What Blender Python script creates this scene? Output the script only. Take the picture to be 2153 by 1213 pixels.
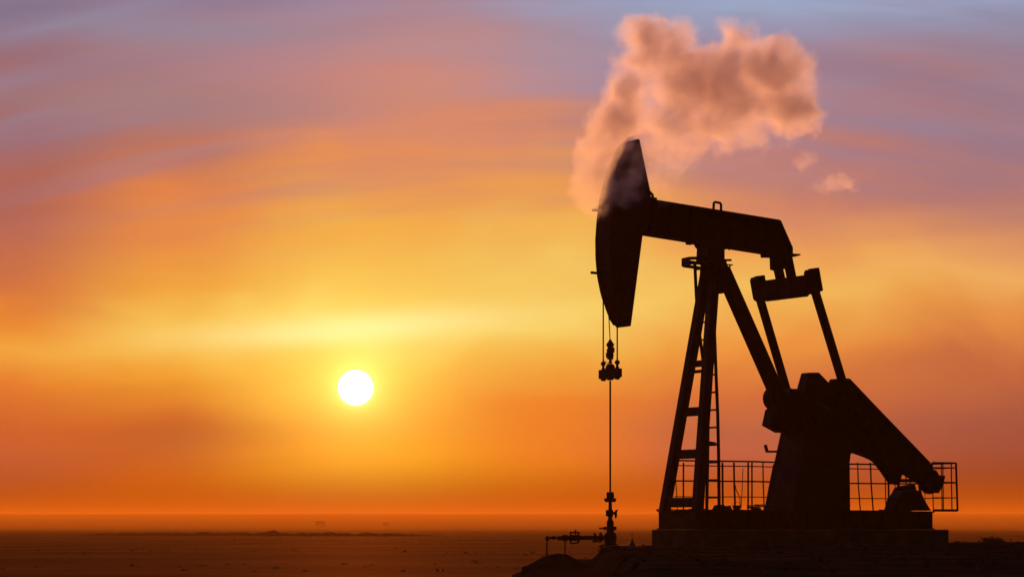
import bpy, bmesh, math, random
from mathutils import Vector, Matrix, noise
random.seed(7)
R = math.radians
for o in list(bpy.data.objects): bpy.data.objects.remove(o)
scn = bpy.context.scene
C = scn.collection

# ------------------------------------------------------------------ camera
F = 5100.0          # focal length in photo pixels
HX, HY = 1076.5, 1108.0
ZC = 1.6
cam = bpy.data.objects.new('camera', bpy.data.cameras.new('camera'))
C.objects.link(cam); scn.camera = cam
cam.location = (0, 0, ZC); cam.rotation_euler = (R(90), 0, 0)
cam.data.sensor_width = 36; cam.data.lens = 36*F/2153
cam.data.shift_y = (HY-606.5)/2153
cam.data.clip_start = 0.5; cam.data.clip_end = 20000

def P(px, py, Y):
    return Vector(((px-HX)/F*Y, Y, ZC+(HY-py)/F*Y))

scn.view_settings.view_transform = 'Standard'
scn.view_settings.look = 'None'
scn.view_settings.exposure = 0; scn.view_settings.gamma = 1

# ------------------------------------------------------------------ sun
SUN_AZ = math.atan((748-HX)/F)
SUN_EL = math.atan((HY-815)/F*math.cos(SUN_AZ))
sdir = Vector((math.sin(SUN_AZ)*math.cos(SUN_EL), math.cos(SUN_AZ)*math.cos(SUN_EL), math.sin(SUN_EL)))
sl = bpy.data.lights.new('sun', 'SUN'); sl.energy = 3.4; sl.angle = R(0.5); sl.color = (1.0, 0.41, 0.11)
so = bpy.data.objects.new('sun', sl); C.objects.link(so)
so.rotation_euler = (-sdir).to_track_quat('-Z', 'Y').to_euler()

# ------------------------------------------------------------------ sky
def s2l(c):
    return tuple(((v/255)/12.92 if v/255 <= .04045 else ((v/255+.055)/1.055)**2.4) for v in c)
class N:
    """tiny node helper"""
    def __init__(s, nt): s.nt = nt; s.L = nt.links
    def n(s, t, **kw):
        nd = s.nt.nodes.new(t)
        for k, v in kw.items(): setattr(nd, k, v)
        return nd
    def put(s, sock, v):
        if isinstance(v, bpy.types.NodeSocket): s.L.new(v, sock)
        elif v is not None: sock.default_value = v
    def m(s, op, a, b=None, c=None, clamp=False):
        nd = s.n('ShaderNodeMath', operation=op, use_clamp=clamp)
        s.put(nd.inputs[0], a); s.put(nd.inputs[1], b)
        if c is not None: s.put(nd.inputs[2], c)
        return nd.outputs[0]
    def vm(s, op, a, b=None, scale=None):
        nd = s.n('ShaderNodeVectorMath', operation=op)
        s.put(nd.inputs[0], a); s.put(nd.inputs[1], b)
        if scale is not None: s.put(nd.inputs['Scale'], scale)
        return nd.outputs['Value'] if op in ('LENGTH', 'DOT_PRODUCT') else nd.outputs[0]
    def ramp(s, v, stops):
        nd = s.n('ShaderNodeValToRGB'); s.put(nd.inputs[0], v)
        cr = nd.color_ramp; cr.interpolation = 'EASE' if len(stops) < 4 else 'LINEAR'
        while len(cr.elements) > 1: cr.elements.remove(cr.elements[-1])
        for i, (p, c) in enumerate(stops):
            e = cr.elements[0] if i == 0 else cr.elements.new(p)
            e.position = p; e.color = (*c, 1)
        return nd.outputs[0]
    def smooth(s, v, a, b, lo=0., hi=1.):
        nd = s.n('ShaderNodeMapRange', interpolation_type='SMOOTHSTEP')
        s.put(nd.inputs[0], v); s.put(nd.inputs[1], a); s.put(nd.inputs[2], b); s.put(nd.inputs[3], lo); s.put(nd.inputs[4], hi)
        return nd.outputs[0]
    def mix(s, f, a, b, mode='MIX'):
        nd = s.n('ShaderNodeMix', data_type='RGBA', blend_type=mode)
        s.put(nd.inputs[0], f); s.put(nd.inputs[6], a); s.put(nd.inputs[7], b)
        return nd.outputs[2]
    def noise(s, vec, scale, detail=3., rough=.5, dist=0.):
        nd = s.n('ShaderNodeTexNoise'); s.put(nd.inputs['Vector'], vec)
        nd.inputs['Scale'].default_value = scale; nd.inputs['Detail'].default_value = detail
        nd.inputs['Roughness'].default_value = rough; nd.inputs['Distortion'].default_value = dist
        return nd.outputs[0]
    def xyz(s, x, y, z):
        nd = s.n('ShaderNodeCombineXYZ'); s.put(nd.inputs[0], x); s.put(nd.inputs[1], y); s.put(nd.inputs[2], z)
        return nd.outputs[0]

w = bpy.data.worlds.new('World'); scn.world = w; w.use_nodes = True
nt = w.node_tree; nt.nodes.clear(); g = N(nt)
tc = g.n('ShaderNodeTexCoord'); d = g.vm('NORMALIZE', tc.outputs['Generated'])
sp = g.n('ShaderNodeSeparateXYZ'); nt.links.new(d, sp.inputs[0])
dx, dy, dz = sp.outputs
az = g.m('MULTIPLY', g.m('ARCTAN2', dx, dy), 180/math.pi)      # degrees, 0 ahead, + to the east
el = g.m('MULTIPLY', g.m('ARCSINE', dz), 180/math.pi)
def AZ(px): return math.degrees(math.atan((px-HX)/F))
def EL(py): return math.degrees(math.atan((HY-py)/F))
# slow warp of the bands, stretched along the horizon
wv = g.xyz(g.m('MULTIPLY', az, .10), g.m('MULTIPLY', el, .32), 3.1)
warp = g.m('SUBTRACT', g.noise(wv, 1.0, 3, .5), .5)
wv2 = g.xyz(g.m('MULTIPLY', az, .14), g.m('MULTIPLY', g.m('SUBTRACT', el, g.m('MULTIPLY', az, .05)), 1.2), 7.7)
streak = g.m('SUBTRACT', g.noise(wv2, 1.0, 2, .5, .2), .5)
amp = g.smooth(el, .8, 9.0, .15, 2.6)
elw = g.m('ADD', el, g.m('ADD', g.m('MULTIPLY', warp, amp), g.m('MULTIPLY', streak, g.smooth(el, 4., 11., .25, 2.2))))
TOP = 16.0
puff = g.m('SUBTRACT', g.noise(g.xyz(g.m('MULTIPLY', az, .22), g.m('MULTIPLY', el, .34), 5.5), 1.0, 3, .5, .8), .5)
elw = g.m('ADD', elw, g.m('MULTIPLY', puff, g.smooth(el, .6, 5., .2, 2.0)))
pos = g.m('DIVIDE', g.m('ADD', elw, 0.6), TOP+.6, clamp=True)
cols = {
 0:   [(0,(108,104,136)),(90,(122,112,138)),(170,(140,108,124)),(300,(156,106,106)),(450,(172,102,88)),(600,(206,115,68)),(690,(232,138,52)),(740,(240,165,62)),(800,(226,126,50)),(900,(190,95,50)),(1000,(168,86,62)),(1060,(172,86,48)),(1100,(140,60,26))],
 360: [(0,(122,118,150)),(150,(148,122,136)),(300,(182,116,98)),(450,(226,132,72)),(600,(238,165,66)),(680,(245,200,90)),(730,(244,185,72)),(800,(238,160,50)),(890,(212,108,40)),(960,(180,86,42)),(1010,(212,100,26)),(1050,(228,116,12)),(1100,(190,84,10))],
 750: [(0,(138,138,168)),(120,(164,132,146)),(220,(198,132,116)),(300,(226,142,90)),(450,(240,166,70)),(600,(241,198,86)),(680,(247,220,110)),(740,(245,205,82)),(820,(244,190,64)),(900,(238,166,48)),(970,(236,142,28)),(1030,(234,155,12)),(1065,(236,136,6)),(1100,(215,98,6))],
 1120:[(0,(148,156,186)),(80,(155,140,158)),(180,(190,130,122)),(300,(224,143,95)),(450,(240,168,75)),(580,(242,200,96)),(660,(246,215,108)),(740,(240,178,70)),(840,(234,134,45)),(950,(226,116,42)),(1030,(230,122,18)),(1065,(222,108,6)),(1100,(190,82,6))],
 1550:[(0,(150,170,200)),(130,(150,150,178)),(250,(172,128,135)),(350,(195,125,108)),(450,(216,140,100)),(550,(238,166,86)),(640,(242,192,94)),(740,(236,152,66)),(840,(205,112,62)),(910,(166,96,74)),(970,(166,90,72)),(1035,(172,84,48)),(1070,(140,62,28)),(1100,(120,52,20))],
 2153:[(0,(160,176,206)),(90,(146,154,182)),(180,(152,136,154)),(300,(160,120,128)),(400,(182,122,110)),(490,(216,148,100)),(590,(238,176,98)),(680,(226,144,72)),(780,(188,104,66)),(880,(144,82,70)),(990,(108,58,54)),(1050,(78,36,30)),(1100,(50,20,14))],
}
prev = None; prevx = None
azw = g.m('ADD', az, g.m('MULTIPLY', warp, 3.0))
for x, st in sorted(cols.items()):
    stops = [((EL(y)+.6)/(TOP+.6), s2l(c)) for y, c in st][::-1]
    stops.append((1.0, s2l((112, 122, 190))))
    cc = g.ramp(pos, stops)
    prev = cc if prev is None else g.mix(g.smooth(azw, AZ(prevx), AZ(x)), prev, cc)
    prevx = x
# cirrus veil: pinkish grey streaks over the blue part
# the cloud bands bow over the view: rising from the left, sinking to the right
tiltc = g.m('ADD', g.m('MULTIPLY', az, .02), g.m('MULTIPLY', g.m('MULTIPLY', az, az), -.010))
veil = g.smooth(g.noise(g.xyz(g.m('MULTIPLY', az, .11), g.m('MULTIPLY', g.m('SUBTRACT', el, tiltc), 1.5), 1.3), 1.0, 3, .45, .2), .36, .74)
veil = g.m('MULTIPLY', veil, g.smooth(el, 5.5, 10.5, 0., .55))
sky = g.mix(veil, prev, (*s2l((134, 118, 142)), 1))
veil2 = g.smooth(g.noise(g.xyz(g.m('MULTIPLY', az, .16), g.m('MULTIPLY', g.m('SUBTRACT', el, tiltc), 1.5), 11.3), 1.0, 2, .45, .2), .40, .80)
sky = g.mix(g.m('MULTIPLY', veil2, g.smooth(el, 6.5, 11., 0., .55)), sky, (*s2l((138, 142, 172)), 1))
# dusky smudge of cloud low on the left
def blob(ax, ay, sx, sy, col, amt):
    global sky
    bx = g.m('DIVIDE', g.m('ADD', g.m('SUBTRACT', az, AZ(ax)), g.m('MULTIPLY', puff, 3.)), sx)
    by = g.m('DIVIDE', g.m('ADD', g.m('SUBTRACT', el, EL(ay)), g.m('MULTIPLY', streak, 1.2)), sy)
    e = g.m('POWER', math.e, g.m('MULTIPLY', g.m('ADD', g.m('MULTIPLY', bx, bx), g.m('MULTIPLY', by, by)), -.5))
    sky = g.mix(g.m('MULTIPLY', e, amt), sky, (*s2l(col), 1))
blob(370, 930, 1.5, .55, (158, 78, 48), .7)
blob(800, 1010, 2.6, .75, (246, 172, 20), .85)
blob(700, 120, 3.2, .9, (205, 132, 120), .6)
blob(930, 240, 1.8, 1.3, (232, 145, 92), .5)
blob(400, 75, 3.6, .4, (140, 138, 158), .65)
blob(330, 215, 3., .4, (162, 128, 126), .6)
blob(1200, 130, 1.8, .5, (160, 152, 175), .5)
# bright cloud streak lying just above the sun, slightly tilted
ex = g.m('SUBTRACT', az, AZ(740))
ey = g.m('SUBTRACT', el, g.m('ADD', EL(691), g.m('MULTIPLY', ex, .075)))
ey = g.m('ADD', ey, g.m('MULTIPLY', streak, .25))
gx = g.m('POWER', math.e, g.m('MULTIPLY', g.m('MULTIPLY', ex, ex), -1/(2*2.3**2)))
gy = g.m('POWER', math.e, g.m('MULTIPLY', g.m('MULTIPLY', ey, ey), -1/(2*.20**2)))
sky = g.mix(g.m('MULTIPLY', g.m('MULTIPLY', gx, gy), 1.0), sky, (*s2l((255, 249, 172)), 1))
gx2 = g.m('POWER', math.e, g.m('MULTIPLY', g.m('MULTIPLY', ex, ex), -1/(2*4.5**2)))
gy2 = g.m('POWER', math.e, g.m('MULTIPLY', g.m('MULTIPLY', ey, ey), -1/(2*.30**2)))
sky = g.mix(g.m('MULTIPLY', g.m('MULTIPLY', gx2, gy2), .35), sky, (*s2l((250, 215, 110)), 1))
sky = g.vm('SCALE', sky, scale=g.smooth(el, .25, 1.9, .05, 1.0))
# sun aureole and disc
cosd = g.vm('DOT_PRODUCT', d, tuple(sdir))
ang = g.m('MULTIPLY', g.m('ARCCOSINE', g.m('MINIMUM', cosd, 1.0)), 180/math.pi)
aur = g.m('POWER', math.e, g.m('MULTIPLY', ang, -1/1.15))
sky = g.mix(1.0, sky, g.mix(aur, (0, 0, 0, 1), (.85, .60, .12, 1)), "ADD")
sky = g.mix(1.0, sky, g.mix(g.m('POWER', math.e, g.m('MULTIPLY', ang, -1/.22)), (0, 0, 0, 1), (2.2, 1.9, .7, 1)), 'ADD')
disc = g.smooth(ang, .44, .35)
# away from the sunset the sky is the dusk sky
back = g.smooth(g.vm('DOT_PRODUCT', d, tuple(Vector((sdir.x, sdir.y, 0)).normalized())), .15, .85)
high = g.smooth(el, 14., 50., 1., .45)
sky = g.vm('SCALE', sky, scale=g.m('MULTIPLY', back, high))
ns = g.n('ShaderNodeTexSky', sky_type='NISHITA', sun_disc=False, sun_elevation=SUN_EL, sun_rotation=SUN_AZ, dust_density=3.0, air_density=1.2)
bg1 = g.n('ShaderNodeBackground'); bg1.inputs[1].default_value = 0.02; nt.links.new(ns.outputs[0], bg1.inputs[0])
bg2 = g.n('ShaderNodeBackground'); nt.links.new(sky, bg2.inputs[0])
bg3 = g.n('ShaderNodeBackground'); bg3.inputs[0].default_value = (1, .93, .66, 1); nt.links.new(g.m('MULTIPLY', disc, 6.0), bg3.inputs[1])
a1 = g.n('ShaderNodeMixShader'); nt.links.new(back, a1.inputs[0]); nt.links.new(bg1.outputs[0], a1.inputs[1]); nt.links.new(bg2.outputs[0], a1.inputs[2])
a2 = g.n('ShaderNodeAddShader'); nt.links.new(a1.outputs[0], a2.inputs[0]); nt.links.new(bg3.outputs[0], a2.inputs[1])
out = g.n('ShaderNodeOutputWorld'); nt.links.new(a2.outputs[0], out.inputs[0])

# ------------------------------------------------------------------ materials
def mat(name, col, rough=.6, var=.35, scale=3., metal=0., spec=.4, col2=None, bump=.0, bscale=20.):
    m = bpy.data.materials.new(name); m.use_nodes = True
    q = N(m.node_tree); b = m.node_tree.nodes['Principled BSDF']
    t = q.n('ShaderNodeTexCoord')
    n1 = q.noise(t.outputs['Object'], scale, 6, .6)
    f = q.smooth(n1, .38, .66)
    c2 = col2 or tuple(c*(1-var) for c in col)
    m.node_tree.links.new(q.mix(f, (*c2, 1), (*col, 1)), b.inputs['Base Color'])
    n2 = q.noise(t.outputs['Object'], scale*4, 4, .6)
    m.node_tree.links.new(q.smooth(n2, .3, .7, rough-.12, min(1, rough+.12)), b.inputs['Roughness'])
    b.inputs['Metallic'].default_value = metal
    b.inputs['Specular IOR Level'].default_value = spec
    if bump:
        bp = q.n('ShaderNodeBump'); bp.inputs['Strength'].default_value = bump; bp.inputs['Distance'].default_value = .02
        m.node_tree.links.new(q.noise(t.outputs['Object'], bscale, 6, .6), bp.inputs['Height'])
        m.node_tree.links.new(bp.outputs[0], b.inputs['Normal'])
    return m
M_steel = mat('dark_painted_steel', (.022, .017, .015), .65, col2=(.012, .009, .008), bump=.15, spec=.3)
M_rust = mat('rusty_steel', (.04, .022, .014), .75, col2=(.018, .012, .01), scale=5, bump=.3, spec=.2)
M_cable = mat('wire_rope', (.04, .03, .03), .6, spec=.3)
M_conc = mat('weathered_concrete', (.13, .11, .09), .9, col2=(.085, .07, .06), scale=1.6, bump=.4, spec=.1)
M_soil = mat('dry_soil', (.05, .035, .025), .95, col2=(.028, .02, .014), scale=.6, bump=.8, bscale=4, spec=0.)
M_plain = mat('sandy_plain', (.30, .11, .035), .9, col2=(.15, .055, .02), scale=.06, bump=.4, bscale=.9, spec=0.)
pn = M_plain.node_tree; gl = pn.nodes.new('ShaderNodeBsdfAnisotropic'); gl.inputs['Color'].default_value = (1, .36, .07, 1); gl.inputs['Roughness'].default_value = .8
mx = pn.nodes.new('ShaderNodeMixShader'); mx.inputs[0].default_value = .06
pn.links.new(pn.nodes['Principled BSDF'].outputs[0], mx.inputs[1]); pn.links.new(gl.outputs[0], mx.inputs[2])
pn.links.new(mx.outputs[0], pn.nodes['Material Output'].inputs['Surface'])
M_weed = mat('dry_weed', (.05, .045, .02), .9, spec=.05)
M_scrub = mat('dusty_scrub', (.11, .06, .03), .9, spec=.0)
M_shed = mat('faded_sheet_metal', (.2, .16, .13), .7, spec=.1)

# ------------------------------------------------------------------ object helpers
def link(name, bm, m, parent=None, bevel=0., smooth=False):
    me = bpy.data.meshes.new(name)
    bmesh.ops.recalc_face_normals(bm, faces=bm.faces)
    bm.to_mesh(me); bm.free(); me.materials.append(m)
    if smooth:
        for p in me.polygons: p.use_smooth = True
    o = bpy.data.objects.new(name, me); C.objects.link(o)
    if parent: o.parent = parent
    if bevel:
        b = o.modifiers.new('bevel', 'BEVEL'); b.width = bevel; b.segments = 2; b.limit_method = 'ANGLE'; b.angle_limit = R(40)
    return o
def tag(o, label=None, cat=None, group=None, kind=None):
    if label: o['label'] = label
    if cat: o['category'] = cat
    if group: o['group'] = group
    if kind: o['kind'] = kind
    return o
def empty(name, loc, rz=0.):
    o = bpy.data.objects.new(name, None); C.objects.link(o)
    o.location = loc; o.rotation_euler = (0, 0, rz); o.empty_display_size = .3
    return o
def poly(bm, pts, off):
    """closed polygon pts (3d) swept by the vector off"""
    off = Vector(off)
    a = [bm.verts.new(Vector(p)) for p in pts]; b = [bm.verts.new(Vector(p)+off) for p in pts]
    bm.faces.new(a); bm.faces.new(b[::-1])
    for i in range(len(a)):
        j = (i+1) % len(a); bm.faces.new((a[j], a[i], b[i], b[j]))
def bar(bm, p, q, wa, wb=None, side=(0, 1, 0)):
    """rectangular bar from p to q: wa across `side`, wb across the third axis"""
    p, q = Vector(p), Vector(q); wb = wb or wa
    ax = (q-p).normalized(); s = Vector(side); s = (s-ax*s.dot(ax)).normalized(); t = ax.cross(s)
    ring = [s*wa/2+t*wb/2, -s*wa/2+t*wb/2, -s*wa/2-t*wb/2, s*wa/2-t*wb/2]
    poly(bm, [p+r for r in ring], q-p)
def tube(bm, pts, r, n=10, r2=None):
    pts = [Vector(p) for p in pts]; rings = []
    for i, p in enumerate(pts):
        t = (pts[min(i+1, len(pts)-1)]-pts[max(i-1, 0)]).normalized()
        u = t.orthogonal().normalized() if i == 0 else (u-t*u.dot(t)).normalized()
        v = t.cross(u); rr = r if r2 is None else r+(r2-r)*i/(len(pts)-1)
        rings.append([bm.verts.new(p+(u*math.cos(k*2*math.pi/n)+v*math.sin(k*2*math.pi/n))*rr) for k in range(n)])
    for a, b in zip(rings, rings[1:]):
        for k in range(n): bm.faces.new((a[k], a[(k+1) % n], b[(k+1) % n], b[k]))
    bm.faces.new(rings[0][::-1]); bm.faces.new(rings[-1])
def lathe(bm, c, axis, prof, n=20):
    """prof: (distance along axis, radius)"""
    c = Vector(c); ax = Vector(axis).normalized(); u = ax.orthogonal().normalized(); v = ax.cross(u); rings = []
    for h, r in prof:
        rings.append([bm.verts.new(c+ax*h+(u*math.cos(k*2*math.pi/n)+v*math.sin(k*2*math.pi/n))*max(r, .001)) for k in range(n)])
    for a, b in zip(rings, rings[1:]):
        for k in range(n): bm.faces.new((a[k], a[(k+1) % n], b[(k+1) % n], b[k]))
    bm.faces.new(rings[0][::-1]); bm.faces.new(rings[-1])
def box(bm, c, s, rot=None):
    ret = bmesh.ops.create_cube(bm, size=1)
    M = Matrix.Translation(Vector(c)) @ (rot or Matrix.Identity(4)) @ Matrix.Diagonal((*s, 1))
    bmesh.ops.transform(bm, matrix=M, verts=ret['verts'])

# ------------------------------------------------------------------ ground
PADZ = 1.15
def sst(a, b, x):
    t = max(0, min(1, (x-a)/(b-a))); return t*t*(3-2*t)
def ground_h(x, y):
    n = noise.fractal(Vector((x*.02, y*.02, 0)), 1.0, 2.0, 4)
    h = .10*n
    # raised gravel pad under the pump, running right and towards the camera
    left = .62+.0265*max(y, 0) + .10*noise.noise(Vector((0, y*.5, 3)))
    back = 59.5+max(0, min(16, (x-3)*1.3)) + .4*noise.noise(Vector((x*.4, 0, 5)))
    k = (.70*sst(left-3.6, left-.9, x)+.30*sst(left-.22, left, x))*sst(back+3, back, y)*sst(12, 16, y)*sst(70, 55, x)
    small = .02*noise.fractal(Vector((x*1.3, y*1.3, 0)), 1., 2., 3)
    h = h*(1-k)+(PADZ+small)*k
    # land far off rises slowly to a low skyline
    r = math.hypot(x*.6, y)
    h += 39.0*sst(1500, 7200, r)*(1+.05*noise.noise(Vector((x*.004, y*.002, 9))))
    h += .25*sst(90, 300, y)*noise.noise(Vector((x*.03, y*.012, 2)))
    return h
xs = sorted(set([round(v, 3) for v in
      [i*.25 for i in range(-12, 120)] + [30+i*1.5 for i in range(40)] + [-3-i*1.0 for i in range(60)]
      + [s*(65*1.12**i) for i in range(1, 42) for s in (-1, 1)] + [90.]]))
ys = sorted(set([round(v, 3) for v in [-200, -100, -50, -20, -5, 3, 8] + [10+i*.4 for i in range(175)] + [80+i*4 for i in range(60)] + [320*1.05**i for i in range(1, 70)]]))
ys = [y for y in ys if y < 8100]; xs = [x for x in xs if abs(x) < 7100]
bm = bmesh.new(); gv = [[bm.verts.new((x, y, ground_h(x, y))) for x in xs] for y in ys]
for j in range(len(ys)-1):
    for i in range(len(xs)-1): bm.faces.new((gv[j][i], gv[j][i+1], gv[j+1][i+1], gv[j+1][i]))
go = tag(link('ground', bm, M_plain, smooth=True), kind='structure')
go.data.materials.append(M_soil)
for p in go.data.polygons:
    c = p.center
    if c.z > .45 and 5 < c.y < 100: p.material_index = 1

# spoil ridge far out on the plain
bm = bmesh.new(); rows = []
Yr = 470
for i in range(260):
    px = 120+i*3.2; x = (px-HX)/F*Yr
    e = sst(120, 260, px)*sst(950, 820, px)
    h = (.55+.35*noise.noise(Vector((i*.12, 0, 0)))+.25*noise.noise(Vector((i*.45, 4, 0))))*e + .55*math.exp(-((px-575)/9)**2)
    gz = ground_h(x, Yr)-.3
    rows.append([bm.verts.new((x, Yr-4, gz)), bm.verts.new((x, Yr-1, gz+.3+h*.6)), bm.verts.new((x, Yr, gz+.3+h)), bm.verts.new((x, Yr+1.2, gz+.3+h*.6)), bm.verts.new((x, Yr+4, gz))])
for a, b in zip(rows, rows[1:]):
    for k in range(4): bm.faces.new((a[k], b[k], b[k+1], a[k+1]))
tag(link('ridge', bm, M_plain, smooth=True), kind='structure')

# soil mound beside the wellhead
def mound(name, cx, cy, rx, ry, h, z0, seed):
    bm = bmesh.new(); n = 40; m = 14; prev = None
    top = None
    for j in range(m+1):
        r = j/m; ring = []
        for k in range(n):
            a = k*2*math.pi/n
            wob = 1+.18*noise.noise(Vector((math.cos(a)*1.3, math.sin(a)*1.3, seed)))
            x = rx*r*wob*math.cos(a); y = ry*r*wob*math.sin(a)
            z = h*(1-sst(.12, 1.0, r)) + .05*noise.fractal(Vector((x*2, y*2, seed)), 1, 2, 4)*(1-r)
            ring.append(bm.verts.new((x, y, z-(.25 if j == m else 0))))
        if prev:
            for k in range(n): bm.faces.new((prev[k], prev[(k+1) % n], ring[(k+1) % n], ring[k]))
        prev = ring
    bmesh.ops.remove_doubles(bm, verts=bm.verts, dist=.0005)
    o = link(name, bm, M_soil, smooth=True); o.location = (cx, cy, z0)
    return o
mp = P(1172, 1160, 50)
tag(mound('soil_mound', mp.x, 50, .80, 1.3, mp.z-ground_h(mp.x+.2, 50)-.03, ground_h(mp.x+.2, 50)-.02, 3.),
    'low rounded heap of dark soil under the pipe left of the gravel pad', 'soil heap')

# ------------------------------------------------------------------ pump jack frame of reference
TH = R(33)
av = Vector((-math.cos(TH), -math.sin(TH))); lv = Vector((math.sin(TH), -math.cos(TH)))
OY = 60.; OX = (1500-HX)/F*OY
PZ = PADZ
def LP(px, py, s):
    """photo pixel -> local point (forward, sideways, up) on the plane sideways = s"""
    k = (px-HX)/F
    A = (k*(OY+s*lv.y)-OX-s*lv.x)/(av.x-k*av.y)
    Y = OY+A*av.y+s*lv.y
    return Vector((A, s, ZC+(HY-py)/F*Y-PZ))
def WL(v):
    return Vector((OX+av.x*v[0]+lv.x*v[1], OY+av.y*v[0]+lv.y*v[1], v[2]+PZ))
RZ = math.pi+TH
def fl(pts, s, s0, s1, bm=None):
    """flat plate: outline traced on the plane s, reaching from s0 to s1 sideways"""
    b = bm or bmesh.new()
    q = [LP(x, y, s) for x, y in pts]
    poly(b, [Vector((p.x, s0, p.z)) for p in q], (0, s1-s0, 0))
    return b

pj = tag(empty('pumpjack', (OX, OY, PZ), RZ),
    'tall black oil pumpjack on a concrete block, its horse head raised into drifting smoke', 'pumpjack')

# concrete foundation
fd = empty('foundation', (OX, OY, PZ), RZ)
tag(fd, 'long pale concrete foundation block under the steel base of the pumpjack', 'foundation')
Af = LP(1370, 1130, -1.08).x; Ar = LP(1995, 1130, 1.08).x
zt = LP(1700, 1113, 1.08).z
cut = [Af, Af-2.3, Af-4.6, Ar]
for i in range(3):
    bm = bmesh.new(); x0, x1 = cut[i]-(.008 if i else 0), cut[i+1]+(.008 if i < 2 else 0)
    box(bm, ((x0+x1)/2, 0, zt/2-.15), (abs(x0-x1), 2.16, zt+.3)); link('concrete_block', bm, M_conc, fd, bevel=.02)

# steel base skid
zb0 = zt+.002; zb1 = LP(1700, 1073, .85).z
Bf = LP(1381, 1090, -.85).x; Br = LP(1965, 1090, .85).x
bm = bmesh.new()
for s in (-.75, .75):
    box(bm, ((Bf+Br)/2, s, (zb0+zb1)/2), (Bf-Br, .05, zb1-zb0-.07))
    for z in (zb0+.018, zb1-.018): box(bm, ((Bf+Br)/2, s, z), (Bf-Br, .20, .035))
    k = Bf-.35
    while k > Br+.2:
        box(bm, (k, s+math.copysign(.06, s), (zb0+zb1)/2), (.02, .07, zb1-zb0-.075)); k -= .62
for A in (Bf-.03, Br+.03, Bf-1.5, Bf-3., Bf-4.5): box(bm, (A, 0, (zb0+zb1)/2), (.06, 1.44, zb1-zb0-.012))
box(bm, ((Bf+Br)/2, 0, zb1-.012), (Bf-Br-.14, 1.28, .02))
link('base_frame', bm, M_steel, pj)

# front legs of the samson post
fa = [LP(1401, 1071, -.66), LP(1463, 1071, .66)]
A0 = (fa[0].x+fa[1].x)/2
tp = LP(1497, 600, 0)
legs = {}
for s in (-1, 1):
    bm = bmesh.new(); foot = Vector((A0, s*.66, zb1)); top = Vector((tp.x, s*.12, LP(1490, 540, 0).z))
    legs[s] = (foot, top)
    bar(bm, foot, top, .14, .20)
    for e in (-1, 1):      # channel flanges
        dlt = Vector((e*.10, 0, 0)); bar(bm, foot+dlt+Vector((0, s*.01, 0)), top+dlt+Vector((0, s*.01, 0)), .20, .03)
    box(bm, foot+Vector((0, 0, .02)), (.34, .28, .035))
    link('front_leg', bm, M_steel, pj, bevel=.006)
def on(s, py):
    f, t = legs[s]; z = LP(1450, py, 0).z; k = (z-f.z)/(t.z-f.z); return f.lerp(t, k)
for y0, y1 in ((757, 770), (777, 783), (856, 874), (945, 964), (1046, 1066)):
    bm = bmesh.new(); ym = (y0+y1)/2; h = (y1-y0)/85
    a, b = on(-1, ym), on(1, ym); bar(bm, a, b, h, .12, side=(0, 0, 1))
    link('cross_brace', bm, M_steel, pj, bevel=.005)
# post head: gusset plates and saddle bearing
bm = fl([(1490, 545), (1526, 545), (1534, 572), (1541, 600), (1520, 617), (1508, 618), (1490, 618), (1488, 570)], .16, .11, .16)
fl([(1490, 545), (1526, 545), (1534, 572), (1541, 600), (1520, 617), (1508, 618), (1490, 618), (1488, 570)], .16, -.16, -.11, bm)
link('gusset_plate', bm, M_steel, pj)
bm = fl([(1489, 517), (1524, 524), (1524, 548), (1487, 548)], .26, -.20, .26)
fl([(1482, 509), (1535, 518), (1531, 524), (1488, 519)], .24, -.24, .24, bm)
link('saddle_bearing', bm, M_steel, pj, bevel=.01)
bm = bmesh.new(); c = LP(1507, 532, .30); lathe(bm, (c.x, -.34, c.z), (0, 1, 0), [(0, .10), (.02, .13), (.66, .13), (.68, .10)])
link('bearing_shaft', bm, M_steel, pj, smooth=False)
bm = fl([(1457, 504), (1466, 505), (1466, 513), (1457, 512)], .2, -.1, .2); link('beam_clip', bm, M_steel, pj)

# rear leg
bm = bmesh.new(); t = LP(1520, 570, 0); b_ = LP(1742, 1071, 0)
for s in (-.11, .11): bar(bm, (t.x, s, t.z), (b_.x, s*1.1, zb1), .06, .30)
bar(bm, t+Vector((0, 0, -.1)), (b_.x, 0, zb1), .20, .22)
link('rear_leg', bm, M_steel, pj, bevel=.006)

# walking beam (I section, tapered tail)
near = [(1362, 417), (1640, 462), (1659, 504), (1665, 521), (1665, 533), (1618, 531), (1352, 486)]
bm = bmesh.new(); s = .21
q = [LP(x, y, s) for x, y in near]
poly(bm, [(p.x, -.035, p.z) for p in q], (0, .07, 0))
def strip(bm, a, b, w, t):
    a, b = LP(*a, s), LP(*b, s); bar(bm, (a.x, 0, a.z), (b.x, 0, b.z), w, t)
strip(bm, (1362, 419), (1640, 464), .42, .045); strip(bm, (1352, 487), (1622, 530), .42, .045)
strip(bm, (1641, 464), (1666, 521), .42, .04); strip(bm, (1666, 520), (1666, 534), .42, .04)
for k in range(7):
    f = k/6; a = LP(1375+f*250, 421+f*41, s); b2 = LP(1372+f*250, 488+f*40, s)
    bar(bm, (a.x, 0, a.z), (b2.x, 0, b2.z), .36, .025)
link('walking_beam', bm, M_steel, pj)
bm = bmesh.new(); pts = [LP(x, y, .1) for x, y in ((1500, 442), (1501, 426), (1504, 425), (1514, 427), (1516, 430), (1516, 445))]
tube(bm, [(p.x, .1, p.z) for p in pts], .032, 8); link('lifting_eye', bm, M_steel, pj)

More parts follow.
